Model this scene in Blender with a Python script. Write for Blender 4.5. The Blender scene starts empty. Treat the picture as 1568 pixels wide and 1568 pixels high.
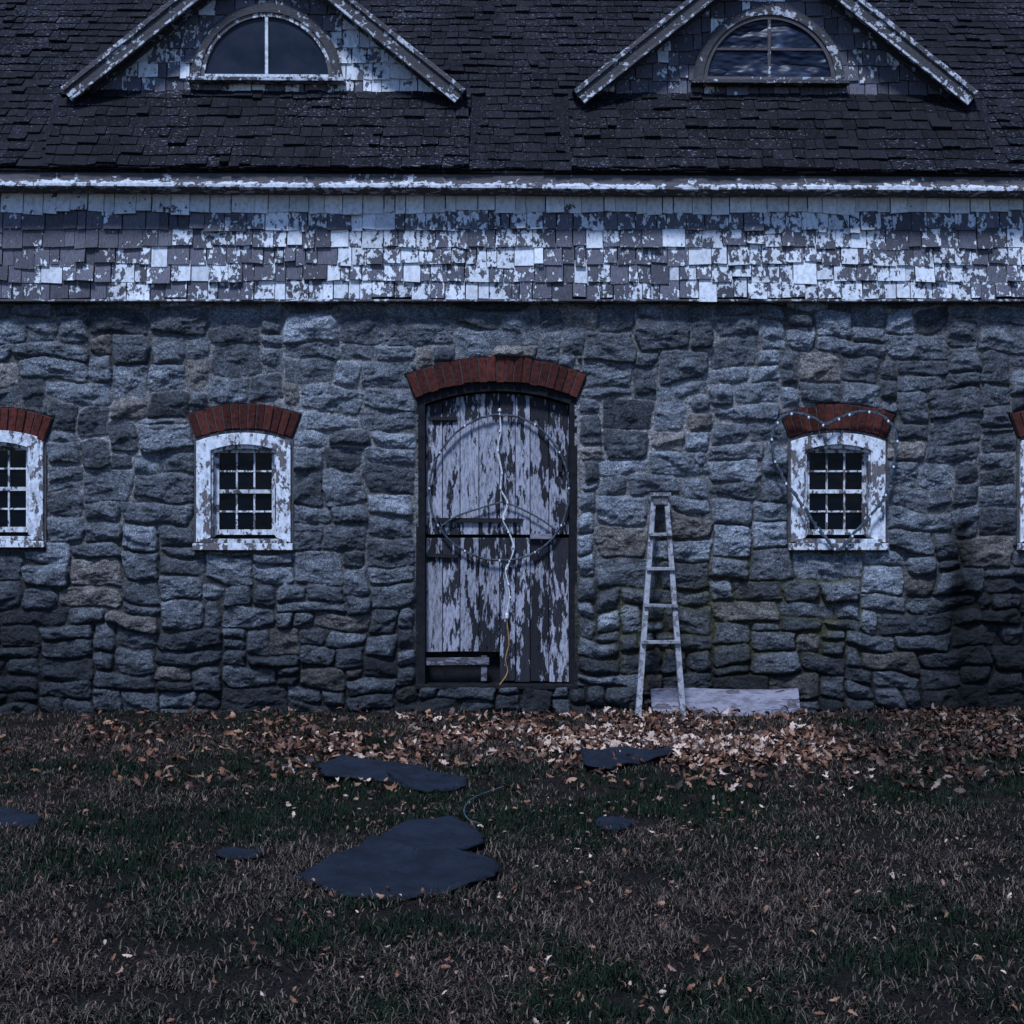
import bpy, math, random
import numpy as np
from mathutils import Vector
random.seed(7); rng=np.random.default_rng(7)
F=2240.0; D=12.2; H=1.67; S=F/D
def X(px,d=D): return (px-784)/F*d
def Z(py,d=D): return H+(784-py)/F*d
def G(px,py):
    d=F*H/(py-784); return ((px-784)/F*d, d-D)

# ---------------- noise
def _h(ix,iy,s):
    n=(ix.astype(np.int64)*374761393+iy.astype(np.int64)*668265263+s*1442695041)&0xffffffff
    n=((n^(n>>13))*1274126177)&0xffffffff
    return ((n^(n>>16))&0xffffff)/float(0xffffff)
def vn(x,y,s=0):
    x=np.asarray(x,float);y=np.asarray(y,float)
    ix=np.floor(x);iy=np.floor(y);fx=x-ix;fy=y-iy
    fx=fx*fx*(3-2*fx);fy=fy*fy*(3-2*fy)
    a=_h(ix,iy,s);b=_h(ix+1,iy,s);c=_h(ix,iy+1,s);d=_h(ix+1,iy+1,s)
    return (a*(1-fx)+b*fx)*(1-fy)+(c*(1-fx)+d*fx)*fy
def fbm(x,y,s=0,o=4,g=0.5):
    t=0;a=1;n=0
    for i in range(o):
        t=t+a*vn(x*2**i+i*17.3,y*2**i+i*9.1,s+i);n+=a;a*=g
    return t/n

# ---------------- materials
def nmat(name):
    m=bpy.data.materials.new(name);m.use_nodes=True
    nt=m.node_tree;nt.nodes.clear()
    o=nt.nodes.new('ShaderNodeOutputMaterial');p=nt.nodes.new('ShaderNodeBsdfPrincipled')
    nt.links.new(p.outputs[0],o.inputs[0]);return m,nt,p
def N(nt,t,**k):
    n=nt.nodes.new(t)
    for a,b in k.items(): setattr(n,a,b)
    return n
def inp(nt,sock,v):
    if isinstance(v,bpy.types.NodeSocket): nt.links.new(v,sock)
    else: sock.default_value=v
def math_(nt,op,a,b=0.0,clamp=False):
    n=N(nt,'ShaderNodeMath',operation=op,use_clamp=clamp);inp(nt,n.inputs[0],a);inp(nt,n.inputs[1],b);return n.outputs[0]
def mix(nt,f,a,b,bt='MIX'):
    n=N(nt,'ShaderNodeMix',data_type='RGBA',blend_type=bt)
    inp(nt,n.inputs[0],f)
    for i,v in ((6,a),(7,b)):
        if isinstance(v,tuple) and len(v)==3: v=v+(1,)
        inp(nt,n.inputs[i],v)
    return n.outputs[2]
def ramp(nt,f,stops):
    n=N(nt,'ShaderNodeValToRGB');e=n.color_ramp.elements
    while len(e)<len(stops): e.new(0.5)
    for i,(p,c) in enumerate(stops):
        e[i].position=p;e[i].color=(c,c,c,1) if not isinstance(c,tuple) else c+(1,)
    inp(nt,n.inputs[0],f);return n.outputs[0]
def coords(nt,scale=(1,1,1),rnd=None,amt=13.7):
    tc=N(nt,'ShaderNodeTexCoord');v=tc.outputs['Object']
    if rnd is not None:
        a=N(nt,'ShaderNodeVectorMath',operation='SCALE');cb=N(nt,'ShaderNodeCombineXYZ')
        for i in range(3): inp(nt,cb.inputs[i],rnd)
        inp(nt,a.inputs[0],cb.outputs[0]);a.inputs[3].default_value=amt
        b=N(nt,'ShaderNodeVectorMath',operation='ADD');inp(nt,b.inputs[0],v);inp(nt,b.inputs[1],a.outputs[0]);v=b.outputs[0]
    m=N(nt,'ShaderNodeMapping');inp(nt,m.inputs[0],v);m.inputs['Scale'].default_value=scale
    return m.outputs[0]
def noise(nt,v,sc,det=4,ro=0.5):
    n=N(nt,'ShaderNodeTexNoise');inp(nt,n.inputs['Vector'],v)
    n.inputs['Scale'].default_value=sc;n.inputs['Detail'].default_value=det;n.inputs['Roughness'].default_value=ro
    return n.outputs[0]
def attr(nt,name,out='Fac'):
    a=N(nt,'ShaderNodeAttribute',attribute_name=name);return a.outputs[out]
def bump(nt,p,h,dist=0.01,st=1.0):
    b=N(nt,'ShaderNodeBump');b.inputs['Distance'].default_value=dist;b.inputs['Strength'].default_value=st
    inp(nt,b.inputs['Height'],h);nt.links.new(b.outputs[0],p.inputs['Normal'])

def peel(name,paint,woodd,woodl,sc=(1,1,1),nscale=9,thr=0.5,grain=(30,30,3),dirt=0.5,edge=0.012,amt=13.7,big=0.35):
    m,nt,p=nmat(name)
    r=attr(nt,'rnd');bi=attr(nt,'bias')
    v=coords(nt,sc,r,amt)
    n1=noise(nt,v,nscale,6,0.68)
    n2=noise(nt,coords(nt,sc),nscale*0.16,2,0.5)
    s=math_(nt,'ADD',n1,bi)
    s=math_(nt,'ADD',s,math_(nt,'MULTIPLY',math_(nt,'SUBTRACT',n2,0.5),big))
    mk_=ramp(nt,s,[(thr-edge,0.0),(thr+edge,1.0)])
    g=noise(nt,coords(nt,grain,r),3,4,0.7)
    wood=mix(nt,ramp(nt,g,[(0.3,0.0),(0.7,1.0)]),woodd,woodl)
    wood=mix(nt,1.0,wood,ramp(nt,r,[(0,0.45),(1,1.0)]),'MULTIPLY')
    rim=ramp(nt,s,[(thr-edge*4.5,1.0),(thr-edge,0.45)])
    wood=mix(nt,1.0,wood,rim,'MULTIPLY')
    dn=noise(nt,v,26,4,0.7)
    pd=mix(nt,ramp(nt,dn,[(0.36,0.0),(0.56,1.0)]),tuple(c*(1-dirt) for c in paint),paint)
    pd=mix(nt,1.0,pd,ramp(nt,r,[(0,0.72),(1,1.0)]),'MULTIPLY')
    nt.links.new(mix(nt,mk_,wood,pd),p.inputs['Base Color'])
    p.inputs['Roughness'].default_value=0.75;p.inputs['Specular IOR Level'].default_value=0.3
    hh=math_(nt,'ADD',math_(nt,'MULTIPLY',mk_,0.6),math_(nt,'MULTIPLY',g,0.6))
    bump(nt,p,hh,0.005,0.9)
    return m
M_shw=peel('peeling_shingle_paint',(0.84,0.84,0.86),(0.06,0.055,0.067),(0.22,0.205,0.24),sc=(1.25,1,0.8),nscale=17,thr=0.545,grain=(60,60,5),dirt=0.3,amt=0.5,big=0.55)
M_trim=peel('peeling_trim_paint',(0.68,0.68,0.72),(0.045,0.038,0.04),(0.17,0.15,0.155),sc=(1,1,1),nscale=16,thr=0.45,grain=(8,50,50),dirt=0.45)
M_door=peel('peeling_door_paint',(0.43,0.41,0.46),(0.006,0.006,0.009),(0.045,0.04,0.048),sc=(2.6,1,0.6),nscale=8,thr=0.485,grain=(70,70,3),dirt=0.6,amt=1.1,big=0.5)
M_win=peel('window_paint',(0.80,0.80,0.83),(0.08,0.055,0.055),(0.24,0.21,0.21),sc=(1,1,0.6),nscale=19,thr=0.46,grain=(50,50,6),dirt=0.45)
M_grey=peel('weathered_board',(0.26,0.235,0.27),(0.05,0.042,0.05),(0.18,0.155,0.17),sc=(0.35,1,1.3),nscale=14,thr=0.49,grain=(4,50,50),dirt=0.5)
M_lad=peel('ladder_wood',(0.36,0.345,0.36),(0.09,0.08,0.085),(0.29,0.265,0.27),nscale=20,thr=0.50,grain=(60,60,6),dirt=0.35)

def roofmat():
    m,nt,p=nmat('roof_shingle')
    r=attr(nt,'rnd');v=coords(nt,(1,1,1),r)
    g=noise(nt,coords(nt,(60,8,8),r),2,4,0.7)
    c=mix(nt,ramp(nt,r,[(0,0.0),(1,1.0)]),(0.0030,0.0028,0.0034),(0.0135,0.012,0.0145))
    c=mix(nt,ramp(nt,g,[(0.45,0.0),(0.85,1.0)]),c,(0.027,0.024,0.029))
    w=noise(nt,coords(nt,(1,2.2,2.2)),34,3,0.7);w2=noise(nt,coords(nt),1.3,2,0.6)
    w=math_(nt,'ADD',w,math_(nt,'MULTIPLY',w2,0.25))
    c=mix(nt,ramp(nt,w,[(0.765,0.0),(0.79,1.0)]),c,(0.17,0.17,0.21))  # pale flecks paint glints into the shingle colour
    nt.links.new(c,p.inputs['Base Color']);p.inputs['Roughness'].default_value=0.85
    p.inputs['Specular IOR Level'].default_value=0.15
    bump(nt,p,g,0.006,0.7);return m
M_roof=roofmat()

def stonemat():
    m,nt,p=nmat('granite_masonry')
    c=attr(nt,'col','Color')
    v=coords(nt)
    s1=noise(nt,v,130,2,0.7);s2=noise(nt,v,40,4,0.75);s3=noise(nt,v,9,3,0.6)
    k=ramp(nt,s1,[(0.36,0.4),(0.5,1.0),(0.66,2.1)])
    c=mix(nt,1.0,c,k,'MULTIPLY')
    c=mix(nt,1.0,c,ramp(nt,s2,[(0.3,0.4),(0.5,1.0),(0.72,1.8)]),'MULTIPLY')
    c=mix(nt,1.0,c,ramp(nt,s3,[(0.3,0.55),(0.7,1.35)]),'MULTIPLY')
    nt.links.new(c,p.inputs['Base Color']);p.inputs['Roughness'].default_value=0.85
    p.inputs['Specular IOR Level'].default_value=0.25
    h=math_(nt,'ADD',math_(nt,'MULTIPLY',s2,1.0),math_(nt,'MULTIPLY',s1,0.3))
    bump(nt,p,h,0.026,1.0);return m
M_stone=stonemat()
def simple(name,c1,c2,sc=20,rough=0.8,bd=0.004,useR=False,spec=0.5):
    m,nt,p=nmat(name)
    r=attr(nt,'rnd') if useR else None
    n=noise(nt,coords(nt,(1,1,1),r),sc,4,0.65)
    f=ramp(nt,n,[(0.35,0.0),(0.65,1.0)])
    c=mix(nt,f,c1,c2)
    if useR: c=mix(nt,1.0,c,ramp(nt,r,[(0,0.4),(1,1.0)]),'MULTIPLY')
    nt.links.new(c,p.inputs['Base Color']);p.inputs['Roughness'].default_value=rough
    p.inputs['Specular IOR Level'].default_value=spec
    bump(nt,p,n,bd,0.8);return m
M_brick=simple('old_red_brick',(0.05,0.015,0.012),(0.15,0.034,0.023),30,0.9,0.009,True,0.2)
M_mort=simple('mortar',(0.04,0.037,0.04),(0.09,0.08,0.08),40,0.9,0.006)
M_dark=simple('dark_wood',(0.004,0.004,0.005),(0.016,0.014,0.016),18,0.8,0.004,False,0.2)
M_iron=simple('black_iron',(0.005,0.005,0.006),(0.016,0.014,0.015),40,0.6,0.002,False,0.3)
M_wire=simple('pale_cord',(0.5,0.48,0.47),(0.8,0.78,0.77),60,0.5,0.001)
M_gwire=simple('faded_green_cord',(0.014,0.02,0.024),(0.09,0.115,0.14),60,0.5,0.001)
M_bulb=simple('clear_bulb',(0.6,0.62,0.66),(0.8,0.82,0.85),60,0.15,0.001)
M_orange=simple('orange_cord',(0.35,0.16,0.04),(0.5,0.25,0.07),60,0.6,0.001)
def glassmat(name,base,rough,spec=0.5):
    m,nt,p=nmat(name)
    n=noise(nt,coords(nt),3.5,3,0.6)
    nt.links.new(mix(nt,ramp(nt,n,[(0.3,0.0),(0.75,1.0)]),tuple(b*0.5 for b in base),base),p.inputs['Base Color'])
    nt.links.new(ramp(nt,n,[(0.3,rough),(0.7,rough+0.25)]),p.inputs['Roughness'])
    p.inputs['Specular IOR Level'].default_value=spec
    bump(nt,p,n,0.02,0.25);return m
M_glass=glassmat('old_glass',(0.003,0.005,0.009),0.12,0.15)
M_glass2=glassmat('dusty_glass',(0.010,0.015,0.032),0.3,0.25)
def tarp():
    m,nt,p=nmat('blue_plastic')
    w=noise(nt,coords(nt,(1.2,1,3)),1.3,3,0.5)
    w=math_(nt,'PINGPONG',math_(nt,'MULTIPLY',w,4.0),1.0)
    nt.links.new(mix(nt,ramp(nt,w,[(0.55,0.0),(1.0,1.0)]),(0.006,0.010,0.026),(0.11,0.15,0.24)),p.inputs['Base Color'])
    p.inputs['Roughness'].default_value=0.4;p.inputs['Specular IOR Level'].default_value=0.3;bump(nt,p,w,0.04,1.0);return m
M_tarp=tarp()
def felt():
    m,nt,p=nmat('roofing_felt')
    a=noise(nt,coords(nt),260,2,0.6);b=noise(nt,coords(nt),6,5,0.6)
    c=mix(nt,ramp(nt,a,[(0.4,0.0),(0.62,1.0)]),(0.006,0.009,0.016),(0.021,0.028,0.044))
    c=mix(nt,1.0,c,ramp(nt,b,[(0.3,0.45),(0.7,1.2)]),'MULTIPLY')
    nt.links.new(c,p.inputs['Base Color']);p.inputs['Roughness'].default_value=0.7
    p.inputs['Specular IOR Level'].default_value=0.2
    bump(nt,p,math_(nt,'ADD',math_(nt,'MULTIPLY',a,0.15),b),0.04,0.9);return m
M_felt=felt()
def vcol(name,rough=0.8,spec=0.3):
    m,nt,p=nmat(name)
    n=noise(nt,coords(nt),60,2,0.6)
    c=mix(nt,1.0,attr(nt,'col','Color'),ramp(nt,n,[(0.3,0.7),(0.7,1.0)]),'MULTIPLY')
    nt.links.new(c,p.inputs['Base Color']);p.inputs['Roughness'].default_value=rough
    p.inputs['Specular IOR Level'].default_value=spec
    return m
M_grass=vcol('grass_blade',0.75,0.12);M_leaf=vcol('dry_leaf',0.6,0.3)
def groundmat():
    m,nt,p=nmat('soil_and_thatch')
    a=noise(nt,coords(nt),60,5,0.7);b=noise(nt,coords(nt),1.6,3,0.6)
    c=mix(nt,ramp(nt,a,[(0.35,0.0),(0.65,1.0)]),(0.006,0.005,0.0045),(0.036,0.027,0.022))
    c=mix(nt,ramp(nt,b,[(0.45,0.0),(0.6,0.5)]),c,(0.006,0.009,0.0045))
    nt.links.new(c,p.inputs['Base Color']);p.inputs['Roughness'].default_value=0.95
    p.inputs['Specular IOR Level'].default_value=0.1
    bump(nt,p,a,0.03,1.0);return m
M_ground=groundmat()

# ---------------- mesh helpers
def obj(name,me,parent=None):
    o=bpy.data.objects.new(name,me);bpy.context.scene.collection.objects.link(o)
    if parent: o.parent=parent
    return o
def empty(name,parent=None):
    return obj(name,None,parent)
class MB:
    def __init__(s): s.v=[];s.f=[];s.r=[];s.b=[]
    def add(s,vs,fs,r=None,b=0.0):
        o=len(s.v);s.v+=[tuple(q) for q in vs];s.f+=[tuple(i+o for i in f) for f in fs]
        r=random.random() if r is None else r
        s.r+=[r]*len(vs);s.b+=[b]*len(vs)
    def box(s,x0,x1,y0,y1,z0,z1,r=None,b=0.0):
        s.add([(x0,y0,z0),(x1,y0,z0),(x1,y1,z0),(x0,y1,z0),(x0,y0,z1),(x1,y0,z1),(x1,y1,z1),(x0,y1,z1)],
          [(0,1,5,4),(1,2,6,5),(2,3,7,6),(3,0,4,7),(4,5,6,7),(3,2,1,0)],r,b)
    def beam(s,p0,p1,w,t,up=(0,-1,0),r=None,b=0.0,w1=None):
        p0=Vector(p0);p1=Vector(p1);d=(p1-p0).normalized();n=Vector(up);n=(n-d*n.dot(d)).normalized();u=d.cross(n)
        w1=w if w1 is None else w1
        vs=[]
        for q,ww in ((p0,w),(p1,w1)):
            for a,c in ((-1,-1),(1,-1),(1,1),(-1,1)): vs.append(q+u*a*ww/2+n*c*t/2)
        s.add(vs,[(0,1,2,3),(7,6,5,4),(0,4,5,1),(1,5,6,2),(2,6,7,3),(3,7,4,0)],r,b)
    def ring(s,outer,inner,y0,y1,closed=False,r=None,b=0.0):
        n=len(outer);vs=[]
        for (a,c) in outer: vs+=[(a,y0,c),(a,y1,c)]
        for (a,c) in inner: vs+=[(a,y0,c),(a,y1,c)]
        fs=[];m=n if closed else n-1
        for i in range(m):
            j=(i+1)%n;o0,o1,p0,p1=2*i,2*i+1,2*j,2*j+1
            a0,a1,b0,b1=2*n+2*i,2*n+2*i+1,2*n+2*j,2*n+2*j+1
            fs+=[(o0,p0,b0,a0),(o1,a1,b1,p1),(o0,o1,p1,p0),(a0,b0,b1,a1)]
        if not closed:
            fs+=[(0,2*n,2*n+1,1),(2*n-2,2*n-1,4*n-1,4*n-2)]
        s.add(vs,fs,r,b)
    def tube(s,pts,rad,n=6,r=None):
        pts=[Vector(p) for p in pts];vs=[];fs=[]
        for i,p in enumerate(pts):
            d=(pts[min(i+1,len(pts)-1)]-pts[max(i-1,0)]).normalized()
            a=d.cross(Vector((0,1,0.01))).normalized();c=d.cross(a)
            for k in range(n):
                t=2*math.pi*k/n;vs.append(p+a*math.cos(t)*rad+c*math.sin(t)*rad)
        for i in range(len(pts)-1):
            for k in range(n):
                k2=(k+1)%n;fs.append((i*n+k,i*n+k2,(i+1)*n+k2,(i+1)*n+k))
        s.add(vs,fs,r)
    def blob(s,c,rx,rz):
        vs=[(c[0],c[1],c[2]+rz),(c[0],c[1],c[2]-rz)]+[(c[0]+rx*math.cos(k*math.pi/3),c[1]+rx*math.sin(k*math.pi/3),c[2]+z) for z in (rz*.4,-rz*.4) for k in range(6)]
        fs=[]
        for k in range(6):
            j=(k+1)%6;fs+=[(0,2+k,2+j),(1,8+j,8+k),(2+k,8+k,8+j,2+j)]
        s.add(vs,fs)
    def make(s,name,mat,parent=None,tilt=False,bevel=0,smooth=False):
        me=bpy.data.meshes.new(name)
        vs=s.v
        if tilt: vs=[(a,b,c-0.005*a) for a,b,c in vs]
        me.from_pydata(vs,[],s.f);me.materials.append(mat)
        for nm,dat in (('rnd',s.r),('bias',s.b)):
            a=me.attributes.new(nm,'FLOAT','POINT');a.data.foreach_set('value',dat)
        if smooth: me.polygons.foreach_set('use_smooth',[True]*len(me.polygons))
        me.update();o=obj(name,me,parent)
        if bevel:
            m=o.modifiers.new('b','BEVEL');m.width=bevel;m.segments=2;m.limit_method='ANGLE'
        return o
def arch(xl,xr,zb,zs,sag,n=16):
    c=(xl+xr)/2;h=(xr-xl)/2;pts=[(xl,zb),(xl,zs)]
    R=(h*h+sag*sag)/(2*sag);cz=zs+sag-R;a0=math.asin(min(1,h/R))
    for i in range(1,n): 
        a=-a0+2*a0*i/n;pts.append((c+R*math.sin(a),cz+R*math.cos(a)))
    pts+=[(xr,zs),(xr,zb)];return pts

barn=empty('stone_barn')

# ---------------- openings
WCX=[-4,374,1282,1632]
ops=[]
def opn(cx,half,pyb,crown,R,th,hw=None):
    return dict(cx=X(cx),hw=half/S,zb=Z(pyb),cz=Z(crown+R),ri=R/S,ro=(R+th)/S,ang=math.asin(half/R)-(0.008 if half<100 else -0.002))
ops.append(opn(760,123,1050,585,327,38))
for c in WCX: ops.append(opn(c,75,843,657 if c>0 else 662,208,38))
def op_sdf(x,z,o,ring=True):
    dx=np.abs(x-o['cx'])-o['hw'];dz=o['zb']-z
    top=np.hypot(x-o['cx'],z-o['cz'])-o['ri']
    return np.maximum(np.maximum(dx,dz),top)
def ring_sdf(x,z,o):
    r=np.hypot(x-o['cx'],z-o['cz']);a=np.abs(np.arctan2(x-o['cx'],z-o['cz']))
    return np.maximum(np.maximum(r-o['ro'],o['ri']-0.02-r),(a-o['ang']-0.006)*r)

# ---------------- stone layout
cw,ch=0.05,0.045
gx0,gz0=-9.2,-0.25
nx=int(18.4/cw);nz=int(3.95/ch)
occ=-np.ones((nz,nx),int)
for j in range(nz):
    z=gz0+(j+.5)*ch
    xs=gx0+(np.arange(nx)+.5)*cw
    for o in ops:
        b=(op_sdf(xs,np.full(nx,z),o)<-0.01)|(ring_sdf(xs,np.full(nx,z),o)<-0.01)
        occ[j][b]=-2
stones=[]
for j in range(nz):
    i=0
    while i<nx:
        if occ[j,i]!=-1: i+=1;continue
        run=0
        while i+run<nx and occ[j,i+run]==-1 and run<18: run+=1
        zz=gz0+j*ch
        if zz>1.9: w=random.choice([4,5,6,7,8,9,10,11,12]);h=random.choice([3,3,4,5,5,6])
        elif zz<0.9: w=random.choice([3,4,5,6,7,8,9,11]);h=random.choice([2,3,3,4,4,5])
        else: w=random.choice([4,5,6,7,8,9,10,12]);h=random.choice([2,3,4,4,5,5,6])
        if run-w<4: w=run if run<=12 else run//2
        if w<=3: h=min(h,4)
        if w<=2: h=2
        if w>=10: h=min(h,5)
        if i>0 and occ[j,i-1]>=0 and random.random()<0.4:
            s=stones[occ[j,i-1]];t=s[1]+s[3]-j
            if 3<=t<=6: h=t
        h=min(h,nz-j)
        hh=1
        while hh<h and (occ[j+hh,i:i+w]==-1).all(): hh+=1
        h=hh
        k=len(stones);stones.append((i,j,w,h));occ[j:j+h,i:i+w]=k
        i+=w
ns=len(stones);st=np.array(stones,float)
sx0=gx0+st[:,0]*cw;sx1=sx0+st[:,2]*cw;sz0=gz0+st[:,1]*ch;sz1=sz0+st[:,3]*ch
scx=(sx0+sx1)/2;scz=(sz0+sz1)/2;hw_=(sx1-sx0)/2;hh_=(sz1-sz0)/2
xs=np.concatenate([np.arange(-9,-4.9,0.028),np.arange(-4.9,4.9,0.0075),np.arange(4.9,9.01,0.028)])
zs=np.arange(-0.12,3.56,0.0075)
XX,ZZ=np.meshgrid(xs,zs)
xw=XX+0.036*(fbm(XX*8,ZZ*8,1,3)-0.5)+0.11*(fbm(XX*1.6,ZZ*2.5,11,2)-.5)
zw=ZZ+0.036*(fbm(XX*6,ZZ*8,2,3)-0.5)+0.15*(fbm(XX*0.9,ZZ*0.7,12,2)-.5)+0.09*(fbm(XX*2.6,ZZ*1.5,13,2)-.5)
ci=np.clip(((xw-gx0)/cw).astype(int),0,nx-1);cj=np.clip(((zw-gz0)/ch).astype(int),0,nz-1)
ID=occ[cj,ci];valid=ID>=0;idc=np.where(valid,ID,0)
px=xw-scx[idc];pz=zw-scz[idc]
K=210.0
def pl(i,cx,cz,off): return off[idc]-(cx[idc]*px+cz[idc]*pz)
acc=0
for (a,b) in ((-1,0),(1,0),(0,-1),(0,1)):
    t=rng.normal(0,0.085,ns);ins=rng.uniform(0.001,0.007,ns)
    nxv=a+(b!=0)*t;nzv=b+(a!=0)*t*1.7
    off=(np.abs(a)*hw_+np.abs(b)*hh_)-ins
    acc=acc+np.exp(-K*pl(0,nxv,nzv,off))
for (a,b) in ((-1,-1),(1,-1),(-1,1),(1,1)):
    ang=rng.uniform(0.35,1.2,ns);nxv=a*np.cos(ang);nzv=b*np.sin(ang)
    cut=rng.uniform(0.0,0.014,ns)+(rng.random(ns)<0.28)*rng.uniform(0.01,0.04,ns)
    off=np.cos(ang)*hw_+np.sin(ang)*hh_-cut
    acc=acc+np.exp(-K*pl(0,nxv,nzv,off))
d=-np.log(acc)/K
d=d+0.010*(fbm(XX*36,ZZ*36,5,2)-.5)
d=np.where(valid,d,-0.02)
opd=np.full(XX.shape,9.0);rgd=np.full(XX.shape,9.0)
for o in ops:
    opd=np.minimum(opd,op_sdf(XX,ZZ,o));rgd=np.minimum(rgd,ring_sdf(XX,ZZ,o))
d=np.minimum(d,np.minimum(opd,rgd)-0.004)
fac=np.full(XX.shape,9.0)
for k in range(8):
    ax=rng.normal(0,0.20,ns);az=rng.normal(0.03,0.30,ns);c0=rng.uniform(0.002,0.020,ns)
    if k==0: ax*=0.2;az*=0.2;c0*=0.5
    fac=np.minimum(fac,c0[idc]+ax[idc]*px+az[idc]*pz)
top=np.clip((scz-1.6)/1.0,0,1)
prot=rng.uniform(0.026,0.056,ns)*(1-0.3*top);prot[rng.random(ns)<0.16]+=0.032
edge=rng.uniform(0.004,0.012,ns)
prof=1-np.exp(-np.clip(d,0,1)/edge[idc])
rough=0.034*(fbm(XX*12,ZZ*20,21,5,0.62)-.5)
ridg=0.014*(1-np.abs(2*fbm(XX*7+ID*3.1,ZZ*20+ID*1.7,31,3)-1))
h0=prot[idc]+np.clip(fac,-0.024,0.03)+rough+ridg
ter=(rng.random(ns)<0.4)[idc]
q_=0.011;hq=np.floor(h0/q_)*q_+q_*np.clip((h0/q_-np.floor(h0/q_))*2.2-0.6,0,1)
h0=np.where(ter,hq,h0)
hgt=prof*np.maximum(h0,0.010)
mh=0.012*(fbm(XX*30,ZZ*30,41,3)-.5)+0.020*(fbm(XX*1.5,ZZ*1.5,42,2)-.5)
hgt=hgt+np.clip(1-prof*1.3,0,1)*mh
hgt=np.where(rgd<0.0,-0.02,hgt)
val=rng.uniform(0.085,0.20,ns)
col=np.stack([val*0.95,val*1.0,val*1.10],1)
t=rng.random(ns)
tan=t<0.07;col[tan]=val[tan,None]*np.array([1.18,1.04,0.95])
dk=(t>0.80);col[dk]*=0.58
lt=(t>0.45)&(t<0.60);col[lt]*=1.4
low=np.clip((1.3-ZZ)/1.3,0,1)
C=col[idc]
stn=fbm(XX*1.1,ZZ*1.4,51,4);C=C*(0.45+1.05*stn)[...,None]
hi=np.clip((ZZ-1.0)/0.9,0,1)
mc=(0.045+0.07*fbm(XX*2,ZZ*2,52,3))*(1+1.8*hi*np.clip(fbm(XX*1.2,ZZ*1.7,59,3)*2.4-.6,0,1.3))
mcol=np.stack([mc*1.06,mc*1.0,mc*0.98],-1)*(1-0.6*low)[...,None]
mm=np.clip(1.15-d/0.006,0,1)[...,None]
C=C*(1-mm)+mcol*mm
moss=np.clip(1-np.hypot((XX-1.85)/1.7,(ZZ-0.7)/0.85),0,1)*1.7*fbm(XX*3,ZZ*3,53,3)
mo=(np.clip(moss*1.3,0,1)*np.clip(1-d/0.035,0,1))[...,None]
C=C*(1-mo)+np.array([0.055,0.050,0.012])*mo
mo2=(np.clip(moss-0.25,0,0.5))[...,None]
C=C*(1-mo2)+np.array([0.07,0.066,0.045])*mo2
damp_falloff=np.clip((0.75+0.5*(fbm(XX*1.3,ZZ*0.5,60,3)-.5)-ZZ)/0.5,0,1)  # damp stain plus light falloff on the lower wall, painted into the stone colour
C=C*(1-0.5*damp_falloff)[...,None]
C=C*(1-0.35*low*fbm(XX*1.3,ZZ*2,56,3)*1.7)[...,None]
sx=XX-X(1470)+0.14*(fbm(ZZ*3,XX*2,57,3)-.5)
stk=np.exp(-(sx/0.12)**2)*np.clip((Z(775)-ZZ)/0.15,0,1)*np.clip((ZZ-0.2)/0.4,0.35,1)*(0.4+1.0*fbm(XX*9,ZZ*3,58,4))
C=C*(1-0.85*np.clip(stk,0,1))[...,None]
rd=np.clip((XX-X(1350)+0.3*(fbm(XX*2,ZZ*2,63,3)-.5))/0.7,0,1)*np.clip((1.75-ZZ)/0.8,0,1)  # right-end stain, with the light falloff away from centre painted in
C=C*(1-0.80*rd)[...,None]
ld=np.clip((X(300)-XX)/2.0,0,1)*np.clip((1.8-ZZ)/1.2,0,1);C=C*(1-0.62*ld)[...,None]  # light falloff toward the left end, darkened into the stone colour
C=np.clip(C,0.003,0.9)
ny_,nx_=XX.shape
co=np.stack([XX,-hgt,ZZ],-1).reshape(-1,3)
idx=np.arange(ny_*nx_).reshape(ny_,nx_)
q=np.stack([idx[:-1,:-1],idx[:-1,1:],idx[1:,1:],idx[1:,:-1]],-1)
keep=(opd[:-1,:-1]>-0.012)|(opd[1:,1:]>-0.012)
q=q[keep]
def npmesh(name,co,q,mat,colr=None,smooth=True,parent=None):
    me=bpy.data.meshes.new(name);k=q.shape[1]
    me.vertices.add(len(co));me.vertices.foreach_set('co',co.astype(np.float32).ravel())
    me.loops.add(q.size);me.loops.foreach_set('vertex_index',q.astype(np.int32).ravel())
    me.polygons.add(len(q));me.polygons.foreach_set('loop_start',np.arange(0,q.size,k,dtype=np.int32))
    me.polygons.foreach_set('loop_total',np.full(len(q),k,dtype=np.int32))
    if smooth: me.polygons.foreach_set('use_smooth',np.ones(len(q),bool))
    me.update(calc_edges=True)
    if colr is not None:
        a=me.color_attributes.new('col','FLOAT_COLOR','POINT')
        a.data.foreach_set('color',np.concatenate([colr,np.ones((len(colr),1))],1).astype(np.float32).ravel())
    me.materials.append(mat);return obj(name,me,parent)
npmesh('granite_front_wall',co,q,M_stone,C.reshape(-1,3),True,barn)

b=MB()
b.box(-9,-8.6,0.03,8,-0.1,4.3);b.box(8.6,9,0.03,8,-0.1,4.3);b.box(-9,9,7.6,8.0,-0.1,4.3)
b.box(-9,9,0.0,0.25,3.52,4.28)
b.make('side_and_back_walls',M_mort,barn)

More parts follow.
